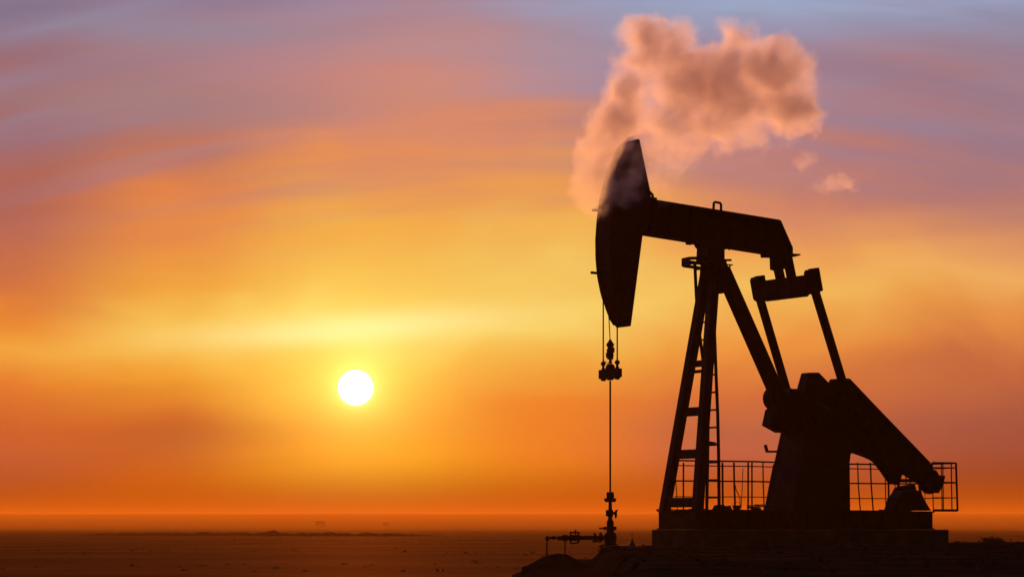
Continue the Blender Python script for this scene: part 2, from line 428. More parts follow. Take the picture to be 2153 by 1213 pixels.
# horse head
front = [(1302, 304), (1291, 326), (1280, 352), (1270, 384), (1262, 420), (1256, 462), (1253, 505), (1253.5, 545), (1257, 583), (1264, 617), (1273, 648), (1282, 672), (1290, 684)]
HW = .31
fr = [LP(x, y, -HW) for x, y in front]
fr = [(p.x, p.z) for p in fr]
bk = [LP(x, y, HW) for x, y in [(1327, 685), (1352, 492), (1366, 470), (1369, 408), (1345, 293)]]
outline = [(x-.03, z) for x, z in fr]+[(p.x, p.z) for p in bk]
bm = bmesh.new()
for s0 in (-HW+.01, HW-.05): poly(bm, [(x, s0, z) for x, z in outline], (0, .04, 0))
for i in range(len(fr)-1, len(outline)-1):      # back, top and bottom closing plates
    a, b2 = outline[i], outline[i+1]
    bar(bm, (a[0]-(0), 0, a[1]), (b2[0], 0, b2[1]), 2*HW-.1, .03)
a, b2 = outline[-1], outline[0]; bar(bm, (a[0], 0, a[1]), (b2[0], 0, b2[1]), 2*HW-.1, .03)
hh = link('horse_head', bm, M_steel, pj)
bm = bmesh.new()
for (x0, z0), (x1, z1) in zip(fr, fr[1:]):
    ps = [(x0-.03, -HW-.01, z0), (x0, -HW-.01, z0), (x1, -HW-.01, z1), (x1-.03, -HW-.01, z1)]
    poly(bm, ps, (0, 2*HW+.02, 0))
link('face_plate', bm, M_steel, hh)
for px, py in ((1303, 490), (1302, 535), (1307, 580)):
    bm = bmesh.new(); c = LP(px+12, py, HW); lathe(bm, (c.x, HW-.012, c.z), (0, 1, 0), [(0, .05), (.02, .05), (.03, .035)], 12); link('bolt', bm, M_rust, hh)
for (x0, y0), (x1, y1) in (((1246, 442), (1262, 443)), ((1243, 573), (1262, 575))):
    bm = bmesh.new(); a, b2 = LP(x0, y0, -.25), LP(x1, y1, -.25); bar(bm, a, b2, .06, .055); link('cable_guide', bm, M_steel, hh)
bm = bmesh.new()
for p, q2 in (((1364, 402), (1372, 410)), ((1372, 409), (1372, 418)), ((1366, 416), (1380, 418))):
    bar(bm, LP(*p, .28), LP(*q2, .28), .05, .045)
link('hinge_bracket', bm, M_steel, hh)

# bridle, carrier bar and polished rod
xt = max(x for x, z in fr)+.035
cz = LP(1283, 787, 0)
Ah = LP(1283, 787, 0).x
def headx(z):
    for (x0, z0), (x1, z1) in zip(fr, fr[1:]):
        if z1 <= z <= z0: return x0+(x1-x0)*(z-z0)/(z1-z0)
    return fr[-1][0]
for sgn in (-1, 1):
    bm = bmesh.new(); sp_ = sgn*.29
    pts = []
    ztop = fr[2][1]; zmid = [z for x, z in fr if x == max(a for a, b in fr)][0]
    z = ztop
    while z > zmid or headx(z)+.018 > Ah: pts.append((headx(z)+.018, sp_, z)); z -= .12
    pts.append((Ah, sp_, z)); pts.append((Ah, sp_, LP(1283, 770, 0).z))
    tube(bm, pts, .017, 8); link('bridle_cable', bm, M_cable, pj, smooth=True)
    bm = bmesh.new(); c = LP(1283, 782, 0)
    lathe(bm, (Ah, sp_, c.z), (0, 0, 1), [(0, .04), (.10, .045), (.12, .03), (.17, .035), (.19, .065), (.25, .06), (.27, .02), (.33, .018)], 12)
    link('cable_socket', bm, M_steel, pj)
bm = bmesh.new()
zc0, zc1 = LP(1283, 796, 0).z, LP(1283, 776, 0).z
def lz(y): return LP(1283, y, 0).z
prof = [(-.46, 794), (-.42, 795), (-.38, 795), (-.34, 799.5), (-.29, 800), (-.24, 796), (-.12, 795), (-.06, 799), (.06, 799), (.12, 795), (.24, 795), (.29, 799), (.34, 799), (.38, 795), (.46, 794), (.46, 776), (.16, 775), (.12, 768), (.05, 765), (-.05, 765), (-.12, 768), (-.16, 775), (-.46, 776)]
poly(bm, [(Ah-.05, s*.92, lz(y)) for s, y in prof], (.10, 0, 0))
link('carrier_bar', bm, M_steel, pj, bevel=.01)
bm = bmesh.new()
zr = lz(764)
lathe(bm, (Ah, 0, zr), (0, 0, 1), [(0, .06), (.05, .03), (.09, .03), (.10, .07), (.19, .085), (.23, .085), (.24, .075), (.27, .085), (.33, .085), (.38, .06), (.42, .09), (.46, .095), (.50, .07), (.52, .05), (.57, .03)], 14)
box(bm, (Ah+.0, .06, zr+.32), (.1, .10, .12)); box(bm, (Ah, -.06, zr+.2), (.1, .10, .12))
link('rod_clamp', bm, M_rust, pj)
bm = bmesh.new()
tube(bm, [(Ah+.02, .04, lz(766)), (Ah+.05, .14, lz(760)), (Ah+.04, .17, lz(750)), (Ah+.02, .1, lz(742))], .008, 6)
tube(bm, [(Ah+.02, -.04, lz(766)), (Ah+.05, -.15, lz(758)), (Ah+.04, -.2, lz(764))], .008, 6)
link('loose_wire', bm, M_cable, pj)
bm = bmesh.new(); zz = headx(lz(668)); a = (xt-.01, -.07, lz(640))
tube(bm, [(headx(lz(600))+.02, -.06, lz(600)), (headx(lz(625))+.03, -.05, lz(625)), (Ah, -.02, lz(700)), (Ah, 0, zr+.5)], .012, 8)
link('center_cable', bm, M_cable, pj)
bm = bmesh.new(); tube(bm, [(Ah, 0, lz(800)), (Ah, 0, lz(1036))], .022, 10)
link('polished_rod', bm, M_cable, pj, smooth=True)

# equalizer and tail bearing
EA = LP(1652, 606, 0).x
ze0, ze1 = LP(1652, 628, 0).z, LP(1652, 585, 0).z
bm = bmesh.new()
pr = [(-.86, ze0+.0), (.74, ze0), (.95, ze0+.16), (.95, ze1), (-.95, ze1), (-.95, ze0+.1)]
poly(bm, [(EA-.11, s, z) for s, z in pr], (.22, 0, 0))
for s in (-.6, -.2, .3, .7): box(bm, (EA, s, (ze0+ze1)/2), (.27, .03, ze1-ze0-.06))
eq = link('equalizer', bm, M_steel, pj, bevel=.01)
tilt = Matrix.Rotation(R(13), 4, 'Y')
for s in (-1, 1):
    c = Vector((EA+.0, s*1.07, (ze0+ze1)/2+.11)); bm = bmesh.new()
    cut2 = [(-.15, -.29), (.10, -.33), (.15, -.26), (.15, .22), (.09, .29), (.03, .26), (-.03, .30), (-.15, .29)]
    ps = [tilt @ Vector((x, 0, z)) for x, z in cut2]
    poly(bm, [c+p-Vector((0, .14, 0)) for p in ps], (0, .28, 0))
    link('wrist_block', bm, M_steel, eq, bevel=.012)
    bm = bmesh.new(); lathe(bm, c-Vector((0, .19 if s > 0 else .19, 0)), (0, 1, 0), [(0, .06), (.38, .06)], 12); link('pin', bm, M_rust, eq)
bm = fl([(1614, 531), (1676, 535), (1676, 538), (1664, 541), (1622, 540), (1615, 540)], .1, -.2, .24)
fl([(1626, 538), (1657, 538), (1663, 560), (1647, 567), (1636, 569), (1627, 566)], .1, -.06, .08, bm)
link('tail_bearing', bm, M_steel, pj, bevel=.008)
for sx in (1, -1):
    bm = bmesh.new(); s = .2 if sx > 0 else -.2
    top = LP(1655 if sx > 0 else 1630, 538, s)
    bar(bm, (top.x, s, top.z), (EA-(.03 if sx > 0 else -.0), s, ze1-.02), .10, .24); link('hanger_strap', bm, M_steel, pj)

# crank arms, counterweights, pitmans
CS = .90
crank_px = [(1752, 806), (1757, 796), (1788, 795), (1848, 858), (1958, 972), (1962, 992), (1950, 1012), (1896, 990), (1842, 968), (1800, 930), (1768, 880)]
cq = [LP(x, y, CS+.12) for x, y in crank_px]; cq = [(p.x, p.z) for p in cq]
cf = [LP(x, y, -CS) for x, y in [(1640, 826), (1650, 818), (1684, 818), (1760, 880), (1850, 972), (1895, 990), (1886, 1006), (1850, 984), (1835, 966), (1790, 950), (1700, 905), (1655, 860)]]; cf = [(p.x, p.z) for p in cf]
pin = LP(1771, 820, CS+.12)
wq = [LP(x, y, CS+.3) for x, y in [(1812, 822), (1958, 972), (1966, 982), (1958, 1006), (1940, 1018), (1898, 992), (1858, 968), (1822, 900)]]
wq = [(p.x, p.z) for p in wq]
wf = [LP(x, y, -CS-.2) for x, y in [(1740, 860), (1850, 960), (1896, 990), (1886, 1020), (1868, 1013), (1852, 990), (1836, 969), (1815, 960), (1792, 950), (1720, 920)]]
wf = [(p.x, p.z) for p in wf]
shaft = LP(1806, 868, CS+.12)
for s in (-1, 1):
    bm = bmesh.new(); poly(bm, [(x, s*CS-.11, z) for x, z in (cq if s > 0 else cf)], (0, .22, 0))
    ca = link('crank_arm', bm, M_steel, pj, bevel=.02)
    bm = bmesh.new(); poly(bm, [(x, s*CS+(s*.112 if s > 0 else -.112-.16), z) for x, z in (wq if s > 0 else wf)], (0, .16, 0))
    link('counterweight', bm, M_rust, ca, bevel=.03)
    if s > 0:
        bm = bmesh.new(); e = LP(1968, 1002, CS+.2)
        y0 = s*CS-(.16 if s > 0 else .20)
        lathe(bm, (e.x, y0, e.z), (0, 1, 0), [(0, .13), (.03, .19), (.27, .19), (.30, .13)] if s > 0 else [(0, .05), (.02, .08), (.1, .08), (.12, .05)], 24)
        if s > 0: poly(bm, [(p.x, y0+.03, p.z) for p in [LP(x, y, CS) for x, y in ((1984, 1000), (1979, 1020), (1970, 1036), (1962, 1030), (1956, 1038), (1948, 1034), (1938, 1020), (1950, 996))]], (0, .2, 0))
        link('end_weight', bm, M_rust, ca)
    bm = bmesh.new(); lathe(bm, (shaft.x, s*CS-.2, shaft.z), (0, 1, 0), [(0, .15), (.4, .15), (.42, .12)], 20); link('crank_hub', bm, M_steel, ca)
    bm = bmesh.new(); top = Vector((EA, s*1.09, (ze0+ze1)/2-.05)); bot = Vector((pin.x, s*1.12, pin.z))
    bar(bm, top, bot, .13, .19)
    lathe(bm, (pin.x, s*1.12-.12, pin.z), (0, 1, 0), [(0, .12), (.02, .15), (.22, .15), (.24, .12)], 20)
    link('pitman_arm', bm, M_steel, pj, bevel=.006)

# gear reducer on its pedestal
bm = fl([(1696, 822), (1745, 812), (1812, 870), (1808, 930), (1790, 955), (1692, 925), (1685, 880)], .42, -.42, .42)
fl([(1688, 826), (1700, 783), (1721, 783), (1749, 812), (1752, 826)], .4, .1, .44, bm)
gr = link('gear_reducer', bm, M_steel, pj, bevel=.03)
for k in range(5):
    bm = bmesh.new(); c = LP(1705+k*20, 850+6*(k % 2), .43); lathe(bm, (c.x, .422, c.z), (0, 1, 0), [(0, .03), (.03, .03)], 6); link('bolt', bm, M_rust, gr)
bm = bmesh.new(); c = LP(1730, 872, .5); lathe(bm, (c.x, .423, c.z), (0, 1, 0), [(0, .30), (.08, .30), (.14, .22), (.16, .2), (.28, .12)], 28); link('shaft_cover', bm, M_steel, gr)
bm = bmesh.new(); c = LP(1623, 838, -.3)
lathe(bm, (c.x, -.34, c.z), (0, 1, 0), [(0, .22), (.03, .29), (.2, .29), (.22, .27), (.38, .27), (.42, .2)], 28)
link('brake_drum', bm, M_steel, gr)
bm = fl([(1614, 862), (1607, 894), (1634, 909), (1700, 912), (1700, 818), (1650, 818), (1640, 840)], -.3, -.4, -.05)
link('drum_bracket', bm, M_steel, gr)
pb = [LP(1606, 1072, -.55), LP(1632, 908, -.45), LP(1799, 950, .5), LP(1788, 975, .6), LP(1788, 1072, .6)]
bm = bmesh.new()
bl, tl, tr, mr, br = pb
v = {}
def quad_solid(bm, lo, hi, z0, z1):
    # lo/hi: (x0,x1,y0,y1)
    a = [bm.verts.new((x, y, z0)) for x, y in ((lo[0], lo[2]), (lo[1], lo[2]), (lo[1], lo[3]), (lo[0], lo[3]))]
    b = [bm.verts.new((x, y, z1)) for x, y in ((hi[0], hi[2]), (hi[1], hi[2]), (hi[1], hi[3]), (hi[0], hi[3]))]
    bm.faces.new(a[::-1]); bm.faces.new(b)
    for i in range(4): bm.faces.new((a[i], a[(i+1) % 4], b[(i+1) % 4], b[i]))
quad_solid(bm, (bl.x, br.x, -.55, .6), (bl.x-(bl.x-tl.x)*.85, br.x, -.52, .58), zb1+.002, LP(1700, 975, 0).z)
quad_solid(bm, (bl.x-(bl.x-tl.x)*.85, br.x, -.5, .56), (tl.x-.15, tr.x+.05, -.44, .5), LP(1700, 976, 0).z-.03, LP(1700, 905, 0).z)
link('pedestal', bm, M_steel, pj, bevel=.01)
bm = bmesh.new()
bar(bm, LP(1642, 949, -.45), LP(1612, 949, -.5), .05); bar(bm, LP(1613, 950, -.5), LP(1609, 935, -.5), .05, .07)
link('brake_lever', bm, M_steel, pj)

# electric motor behind the pedestal
mo = fl([(1880, 1073), (1888, 1045), (1900, 1032), (1930, 1030), (1938, 1036), (1944, 1050), (1958, 1073)], .35, -.05, .35)
c = LP(1914, 1050, .15); lathe(mo, (c.x, -.35, c.z), (0, 1, 0), [(0, .14), (.03, .2), (.6, .2), (.64, .14)], 20)
mm_ = link('motor', mo, M_steel, pj, bevel=.01)
bm = fl([(1868, 1073), (1874, 1050), (1886, 1026), (1896, 1021), (1912, 1019), (1926, 1017), (1930, 1034), (1920, 1073)], -.30, -.42, -.34); link('belt_guard', bm, M_steel, pj)
bm = bmesh.new()
bar(bm, LP(1886, 1010, -.2), LP(1936, 1010, -.2), .06, .09); bar(bm, LP(1890, 1010, -.2), LP(1884, 1073, -.2), .05)
bar(bm, LP(1932, 1010, -.2), LP(1940, 1073, -.2), .05)
link('motor_bracket', bm, M_steel, pj)

# work platform at the top of the post
bm = bmesh.new()
def ringpts(py, sc=1.):
    r = []
    for x, s in ((1436, -.1), (1440, -.32), (1470, -.5), (1520, -.5), (1524, .3), (1470, .4), (1452, .3)):
        r.append(LP(x, py, s))
    return r
zA, zB = LP(1460, 547, 0).z, LP(1460, 557, 0).z
rp = [(p.x, p.y) for p in ringpts(550)]
for z in (zA, zB):
    for i in range(len(rp)):
        a, b2 = rp[i], rp[(i+1) % len(rp)]
        if i == 3: continue
        bar(bm, (*a, z), (*b2, z), .07, .075, side=(0, 0, 1))
for i in (0, 1): bar(bm, (*rp[i], zB-.03), (*rp[i], zA+.03), .05)
a, b2 = rp[0], rp[1]; poly(bm, [(*a, zB), (*b2, zB), (*b2, zA), (*a, zA)], (.02, 0, 0))
link('platform_ring', bm, M_steel, pj)
bm = bmesh.new()
bar(bm, LP(1518, 547, .2), LP(1537, 547, .2), .05, .05); bar(bm, LP(1518, 556, .2), LP(1540, 557, .2), .03, .03)
bar(bm, LP(1528, 560, .2), LP(1535, 567, .2), .05, .04); bar(bm, LP(1535, 558, .2), LP(1533, 567, .2), .03, .03)
link('platform_stub', bm, M_steel, pj)
bm = bmesh.new()
bar(bm, LP(1524, 522, .2), LP(1530, 519, .2), .05, .06); bar(bm, LP(1534, 518, .2), LP(1533, 526, .2), .03, .03)
link('grease_fitting', bm, M_steel, pj)

# access ladder
lad_l = [(1461, 556), (1464, 620), (1469, 690), (1484, 800), (1489, 870), (1488, 960), (1486, 1072)]
lad_r = [(1482, 556), (1489, 620), (1502, 690), (1506, 800), (1509, 870), (1511, 960), (1512, 1072)]
LS = -.5
bm = bmesh.new(); la = [LP(x, y, LS) for x, y in lad_l]
lb = []
for (x, y) in lad_r: lb.append(LP(x, y, LS+.42))
tube(bm, la, .044, 6); tube(bm, lb, .044, 6); ld = link('ladder', bm, M_steel, pj)
def along(pl, z):
    for a, b in zip(pl, pl[1:]):
        if b.z <= z <= a.z: return a.lerp(b, (a.z-z)/(a.z-b.z))
    return pl[-1]
y = 567
while y < 1065:
    z = LP(1490, y, -.3).z; bm = bmesh.new(); tube(bm, [along(la, z), along(lb, z)], .024, 6); link('rung', bm, M_steel, ld); y += 36.8
bm = bmesh.new(); a = LP(1478, 931, -.2)
poly(bm, [LP(x, y, -.2) for x, y in ((1474, 927), (1490, 928), (1504, 931), (1490, 936), (1474, 936))], (0, .12, 0))
link('ladder_bracket', bm, M_steel, pj)

# ------------------------------------------------------------------ safety railing
rl = empty('safety_railing', (OX, OY, PZ), RZ)
tag(rl, 'bent steel guard railing around the far side and rear of the pumpjack base', 'railing')
RS = -.95; RE = LP(2010, 1020, .8).x
def rz(py): return LP(1700, py, RS).z
rf = LP(1418, 1020, RS).x
def rail(py, r, a0=rf):
    bm = bmesh.new(); z = rz(py); z2 = LP(2000, py, .8).z
    tube(bm, [(a0, RS, z), (a0-2.5, RS, z+.01), (a0-4.8, RS, z-.008), (RE, RS, z), (RE, .8, z2), (LP(1960, 1020, .8).x, .8, z2)], r, 6)
    link('rail', bm, M_rust, rl)
rail(973, .022); rail(983, .014); rail(1014, .02); rail(1046, .012)
for px, lean, r in [(1420, 5, .012), (1437, 0, .022), (1479, 0, .012), (1519, 1, .028), (1543, 3, .026), (1573, 0, .024), (1581, 0, .022), (1562, -4, .010), (1604, 3, .018), (1803, 6, .018), (1830, 6, .022), (1861, 2, .016), (1868, 1, .028), (1880, 6, .012), (1905, 0, .018)]:
    bm = bmesh.new(); tube(bm, [LP(px, 972 if r > .012 else 984, RS), LP(px+lean*.3, 1020, RS), LP(px+lean, 1073, RS)], r, 6); link('post', bm, M_rust, rl)
for s, dx_, r in ((-.95, 0, .02), (-.4, 2, .012), (-.1, 3, .016), (.25, 2, .016), (.62, 2, .018), (.8, 4, .03)):
    bm = bmesh.new(); t0 = Vector((RE, s, LP(2000, 973, s).z)); b0 = Vector((RE-dx_/72, s, LP(2000, 1074, s).z))
    tube(bm, [t0, b0], r, 6); link('post', bm, M_rust, rl)
bm = bmesh.new(); x2 = LP(1962, 1020, .8).x-.04
tube(bm, [Vector((x2-.3, .8, LP(1985, 973, .8).z)), Vector((x2-.32, .8, LP(1985, 1074, .8).z))], .016, 6); link('post', bm, M_rust, rl)
bm = bmesh.new(); zt_ = LP(2000, 1070, .8).z; zb_ = LP(2000, 1075, .8).z
for s in (-.95, .8): bar(bm, (Br+.3 if s < 0 else Br-.01, s, (zt_+zb_)/2), (RE-.02, s, (zt_+zb_)/2), .06, zt_-zb_)
bar(bm, (RE, -.95, (zt_+zb_)/2), (RE, .83, (zt_+zb_)/2), .06, zt_-zb_)
bar(bm, (rf, RS, zb1+.02), (Br, RS, zb1+.02), .03, .03)
for A in (rf-.1, rf-1.6, rf-3.2, rf-4.8): bar(bm, (A, RS, zb1-.02), (A, -.84, zb1-.02), .05, .05)
for k in range(6): bar(bm, (RE+.12+k*.1, -.9, zb_+.02), (RE+.12+k*.1, .77, zb_+.02), .015, .03)
link('deck_frame', bm, M_rust, rl)

# ------------------------------------------------------------------ clutter on the base
def wtube(name, pts, r, m=M_cable):
    bm = bmesh.new(); tube(bm, pts, r, 6); return link(name, bm, m)
c0 = WL((LP(1549, 1072, -.4).x, -.4, zb1))
bk_ = empty('bucket', c0)
tag(bk_, 'small dark bucket on the base deck between the ladder and the pedestal', 'bucket')
bm = bmesh.new(); lathe(bm, (0, 0, .012), (0, 0, 1), [(0, .08), (.11, .11), (.12, .115), (.125, .10), (.03, .07)], 16); link('pail', bm, M_rust, bk_)
bm = bmesh.new(); tube(bm, [(-.11, 0, .13), (-.08, 0, .19), (0, 0, .22), (.08, 0, .19), (.11, 0, .13)], .006, 6); link('handle', bm, M_cable, bk_)
pts = [WL(LP(x, y, s)) for x, y, s in ((1544, 1012, -.9), (1548, 1030, -.8), (1556, 1046, -.7), (1556, 1060, -.6), (1554, 1070, -.5))]
tag(wtube('hanging_cable', pts, .012), 'thin loose cable sagging from the middle rail down to the bucket', 'cable')
hs = []
for i in range(70):
    t_ = i/69; a = t_*2*math.pi*4.2; A = LP(1518, 1070, -.3).x
    hs.append(WL((A+.24*math.cos(a)*(1-.2*t_), -.3+.24*math.sin(a)*(1-.2*t_), zb1+.025+.10*t_+.01*math.sin(a*3))))
tag(wtube('coiled_hose', hs, .02), 'coiled black hose lying on the base deck beside the ladder foot', 'hose')
bm = bmesh.new(); A = LP(1603, 1072, -.2)
for i in range(7):
    box(bm, (random.uniform(-.18, .16), random.uniform(-.15, .15), .04+i*.018), (random.uniform(.15, .32), random.uniform(.1, .2), .03), Matrix.Rotation(random.uniform(-.8, .8), 4, 'Z'))
o = link('timber_offcuts', bm, M_rust); o.location = WL((A.x+.1, -.25, zb1))
tag(o, 'low untidy stack of timber offcuts on the base deck against the pedestal foot', 'timber')

# ------------------------------------------------------------------ wellhead
wh_xy = WL((Ah, 0, 0)); YW = wh_xy.y
def wz(py): return ZC+(HY-py)/F*YW
zg = ground_h(wh_xy.x, YW)
wh = empty('wellhead', (wh_xy.x, YW, zg))
tag(wh, 'dark stacked wellhead with valves and side flowline on the pad under the polished rod', 'wellhead')
def h(py): return wz(py)-zg
def wx(px): return (px-HX)/F*YW-wh_xy.x
def prof(rows, px0=1284):
    base_ = h(rows[0][0]); return [(h(y)-base_, r/F*YW) for y, r in rows], base_
def lpart(name, rows, parent=wh, m=M_rust, n=20, cx=0.):
    pr_, b0 = prof(rows); bm = bmesh.new(); lathe(bm, (cx, 0, b0), (0, 0, 1), pr_, n); return link(name, bm, m, parent)
x0 = wx(1284)
lpart('stuffing_box', [(1055, 4), (1054.8, 11), (1049, 13), (1047, 13), (1046.8, 8), (1036, 8), (1034, 7), (1033.8, 3)])
lpart('riser', [(1152, 6), (1151, 7), (1118, 7), (1115, 5), (1072, 4), (1054, 3.5)])
lpart('valve_body', [(1086, 5), (1085.8, 6), (1078, 7), (1072, 6), (1071, 5)])
bm = bmesh.new(); box(bm, (wx(1276), 0, h(1078)), (.06, .16, .15)); tube(bm, [(0, 0, h(1078)), (wx(1295), 0, h(1078))], .03, 8); link('side_flange', bm, M_rust, wh)
bm = bmesh.new()
for a, b2 in (((1293, 1078), (1297, 1072)), ((1297, 1072), (1299, 1073)), ((1293, 1079), (1296, 1086)), ((1296, 1086), (1293, 1087))):
    tube(bm, [(wx(a[0]), .02, h(a[1])), (wx(b2[0]), .02, h(b2[1]))], .028, 8)
lathe(bm, (wx(1293), 0, h(1079)), (1, 0, 0), [(0, .05), (.03, .07), (.05, .03)], 12)
link('hand_wheel', bm, M_rust, wh)
lpart('union', [(1107, 7), (1104, 7.5), (1096, 7.5), (1092, 5), (1089, 4.5)])
bm = bmesh.new(); box(bm, (wx(1291), 0, h(1110)), (.11, .2, .09)); box(bm, (wx(1276.5), 0, h(1110)), (.12, .14, .07))
lathe(bm, (wx(1272), 0, h(1110)), (-1, 0, 0), [(0, .05), (.07, .01), (.09, .025), (.15, .012)], 10); link('bleed_valve', bm, M_rust, wh)
lpart('casing_head', [(1152, 12), (1147, 12), (1146.5, 16), (1143, 16), (1142.5, 12), (1138, 13), (1128, 14), (1121, 12), (1118, 8), (1112, 8)])
# flowline to the left
fz = h(1130)
bm = bmesh.new(); tube(bm, [(0, 0, fz), (wx(1262), 0, fz), (wx(1215), 0, fz)], .052, 12); tube(bm, [(wx(1215), 0, fz), (wx(1186), 0, fz), (wx(1172), 0, h(1131))], .055, 12)
tube(bm, [(wx(1172), 0, h(1131)), (wx(1160), 0, h(1130)), (wx(1150), 0, h(1131))], .026, 10)
lathe(bm, (wx(1194), 0, fz), (-1, 0, 0), [(0, .065), (.05, .08), (.12, .075), (.2, .03)], 12)
lathe(bm, (wx(1170), 0, h(1130)), (-1, 0, 0), [(0, .02), (.03, .045), (.10, .045), (.13, .02)], 12)
lathe(bm, (wx(1155), 0, h(1131)), (-1, 0, 0), [(0, .03), (.02, .06), (.08, .06), (.10, .03)], 12)
link('flowline', bm, M_rust, wh)
bm = bmesh.new()
for px_ in (1249, 1262): lathe(bm, (wx(px_), 0, h(1130)), (1, 0, 0), [(0, .06), (.01, .095), (.05, .095), (.06, .06)], 14)
box(bm, (wx(1255), 0, h(1137)), (.22, .1, .05)); lathe(bm, (wx(1263), 0, h(1127)), (0, 0, 1), [(0, .04), (.08, .03), (.1, .015)], 10)
lathe(bm, (wx(1250), 0, h(1127)), (0, 0, 1), [(0, .02), (.07, .02), (.075, .03), (.09, .03)], 10)
link('line_valve', bm, M_rust, wh)
bm = bmesh.new()
lathe(bm, (wx(1208), 0, h(1130)), (1, 0, 0), [(-.12, .07), (-.1, .10), (-.07, .10), (-.06, .07), (.06, .07), (.07, .10), (.10, .10), (.12, .07)], 14)
gv_ = link('gate_valve', bm, M_rust, wh)
bm = bmesh.new()
for a, b2 in (((1198, 1118.5), (1218, 1118.5)), ((1199, 1118), (1199, 1142)), ((1217, 1118), (1217, 1128)), ((1199, 1142), (1217, 1140)), ((1217, 1140), (1217, 1132))):
    bar(bm, (wx(a[0]), 0, h(a[1])), (wx(b2[0]), 0, h(b2[1])), .035)
tube(bm, [(wx(1210), 0, h(1113)), (wx(1210), 0, h(1130))], .016, 8); link('yoke', bm, M_rust, gv_)
for px_, y0, y1 in ((1150, 1131, 1172), (1188, 1131, 1170)):
    bm = bmesh.new(); x_ = wx(px_); tube(bm, [(x_, 0, h(y1)-.6), (x_, 0, h(y0))], .018 if px_ < 1160 else .016, 8); link('support_leg', bm, M_rust, wh)
bm = bmesh.new(); tube(bm, [(wx(1275), .05, h(1142)), (wx(1262), .05, h(1146.5))], .014, 6); link('drain_pipe', bm, M_rust, wh)

# cellar kerb under the wellhead
bm = bmesh.new(); ce = WL((Ah, 0, 0))
box(bm, (.12, 0, -.14), (.5, 1.5, .36)); box(bm, (1.0, .2, -.16), (1.2, 1.2, .36))
o = link('cellar_slab', bm, M_conc, bevel=.02); o.location = (ce.x+.02, ce.y+.1, zg-.02)
tag(o, 'small low concrete slab around the foot of the wellhead', 'slab')

# marker stake
st = empty('marker_stake', (*(P(1329, 1145, 60).xy), ground_h(P(1329, 1145, 60).x, 59)))
tag(st, 'thin little stake with a conical foot between the wellhead and the foundation', 'stake')
bm = bmesh.new(); lathe(bm, (0, 0, -.25), (0, 0, 1), [(0, .12), (.25, .09), (.33, .04), (.42, .012)], 12); link('cone_foot', bm, M_rust, st)
bm = bmesh.new(); tube(bm, [(0, 0, .1), (0, 0, .34)], .008, 6); link('rod', bm, M_cable, st)

# far-off sheds on the rise
for i, (px_, py_, Y_, w_, h_) in enumerate([(673, 1094, 2500, 9.6, 4.6), (811, 1094, 2500, 6.4, 3.2)]):
    x_ = (px_-HX)/F*Y_; z_ = ground_h(x_, Y_)
    o = empty('shed', (x_, Y_, z_))
    tag(o, ['wider of two faint flat-roofed sheds on the hazy rise, below left of the sun', 'narrower of two faint flat-roofed sheds on the hazy rise, just right of below the sun'][i], 'shed', 'faint sheds on the horizon')
    bm = bmesh.new(); box(bm, (0, 0, h_/2), (w_, 3, h_)); link('wall', bm, M_shed, o)
    bm = bmesh.new(); poly(bm, [(-w_/2-.3, -1.8, h_+.005), (w_/2+.3, -1.8, h_+.005), (w_/2+.3, -1.8, h_+.15), (-w_/2-.3, -1.8, h_+.35)], (0, 3.6, 0)); link('roof', bm, M_shed, o)

# dry weeds and stones scattered over the pad
bm = bmesh.new()
for i in range(900):
    y = random.uniform(24, 76); x = random.uniform(.4+.0265*y, 18)
    if ground_h(x, y) < .8: continue
    z = ground_h(x, y); r = random.uniform(.01, .05)*(1.4 if random.random() < .1 else 1)
    ret = bmesh.ops.create_icosphere(bm, subdivisions=1, radius=r)
    M = Matrix.Translation((x, y, z+r*.2)) @ Matrix.Rotation(random.uniform(0, 6), 4, 'Z') @ Matrix.Diagonal((random.uniform(.8, 1.6), random.uniform(.8, 1.4), random.uniform(.5, .9), 1))
    bmesh.ops.transform(bm, matrix=M, verts=ret['verts'])
tag(link('gravel', bm, M_soil), 'loose stones scattered over the dark pad', 'gravel', kind='stuff')
bm = bmesh.new()
def tuft(x, y, z, hh, n):
    for k in range(n):
        a = random.uniform(0, 2*math.pi); ln = hh*random.uniform(.5, 1); sp = random.uniform(.1, .8)*hh
        b0 = Vector((x+random.uniform(-.05, .05), y+random.uniform(-.05, .05), z-.01)); t0 = b0+Vector((math.cos(a)*sp, math.sin(a)*sp, ln)); m0 = (b0+t0)/2+Vector((0, 0, ln*.12))
        wd = Vector((-math.sin(a), math.cos(a), 0))*.006
        v0, v1, v2, v3, v4 = (bm.verts.new(p) for p in (b0-wd, b0+wd, m0+wd*.8, m0-wd*.8, t0))
        bm.faces.new((v0, v1, v2, v3)); bm.faces.new((v3, v2, v4))
for i in range(260):
    y = random.choice([random.uniform(24, 58), random.uniform(62, 76)]); x = random.uniform(.5+.0265*y, 17)
    if ground_h(x, y) < .8: continue
    tuft(x, y, ground_h(x, y), random.uniform(.04, .13), 12)
tag(link('dry_grass', bm, M_weed), 'sparse dry tufts on the dark pad', 'grass', kind='stuff')
bm = bmesh.new()
for i in range(700):
    y = 85*(9.0**(random.random()**.8)); x = random.uniform(-.24, .10)*y
    z = ground_h(x, y)
    if noise.noise(Vector((x*.03, y*.015, 6))) < -.05: continue
    hh = random.uniform(.03, .11)*(1+.0012*y)
    for k in range(7):
        a = random.uniform(0, 6.28); b0 = Vector((x+random.gauss(0, hh*.8), y+random.gauss(0, hh*.6), z-.01)); t0 = b0+Vector((math.cos(a)*hh*.5, 0, hh*random.uniform(.4, 1)))
        wd = Vector((math.cos(a+1.5), math.sin(a+1.5), 0)).normalized()*hh*.22
        bm.faces.new([bm.verts.new(p) for p in (b0-wd, b0+wd, t0+wd*.4, t0-wd*.6)])
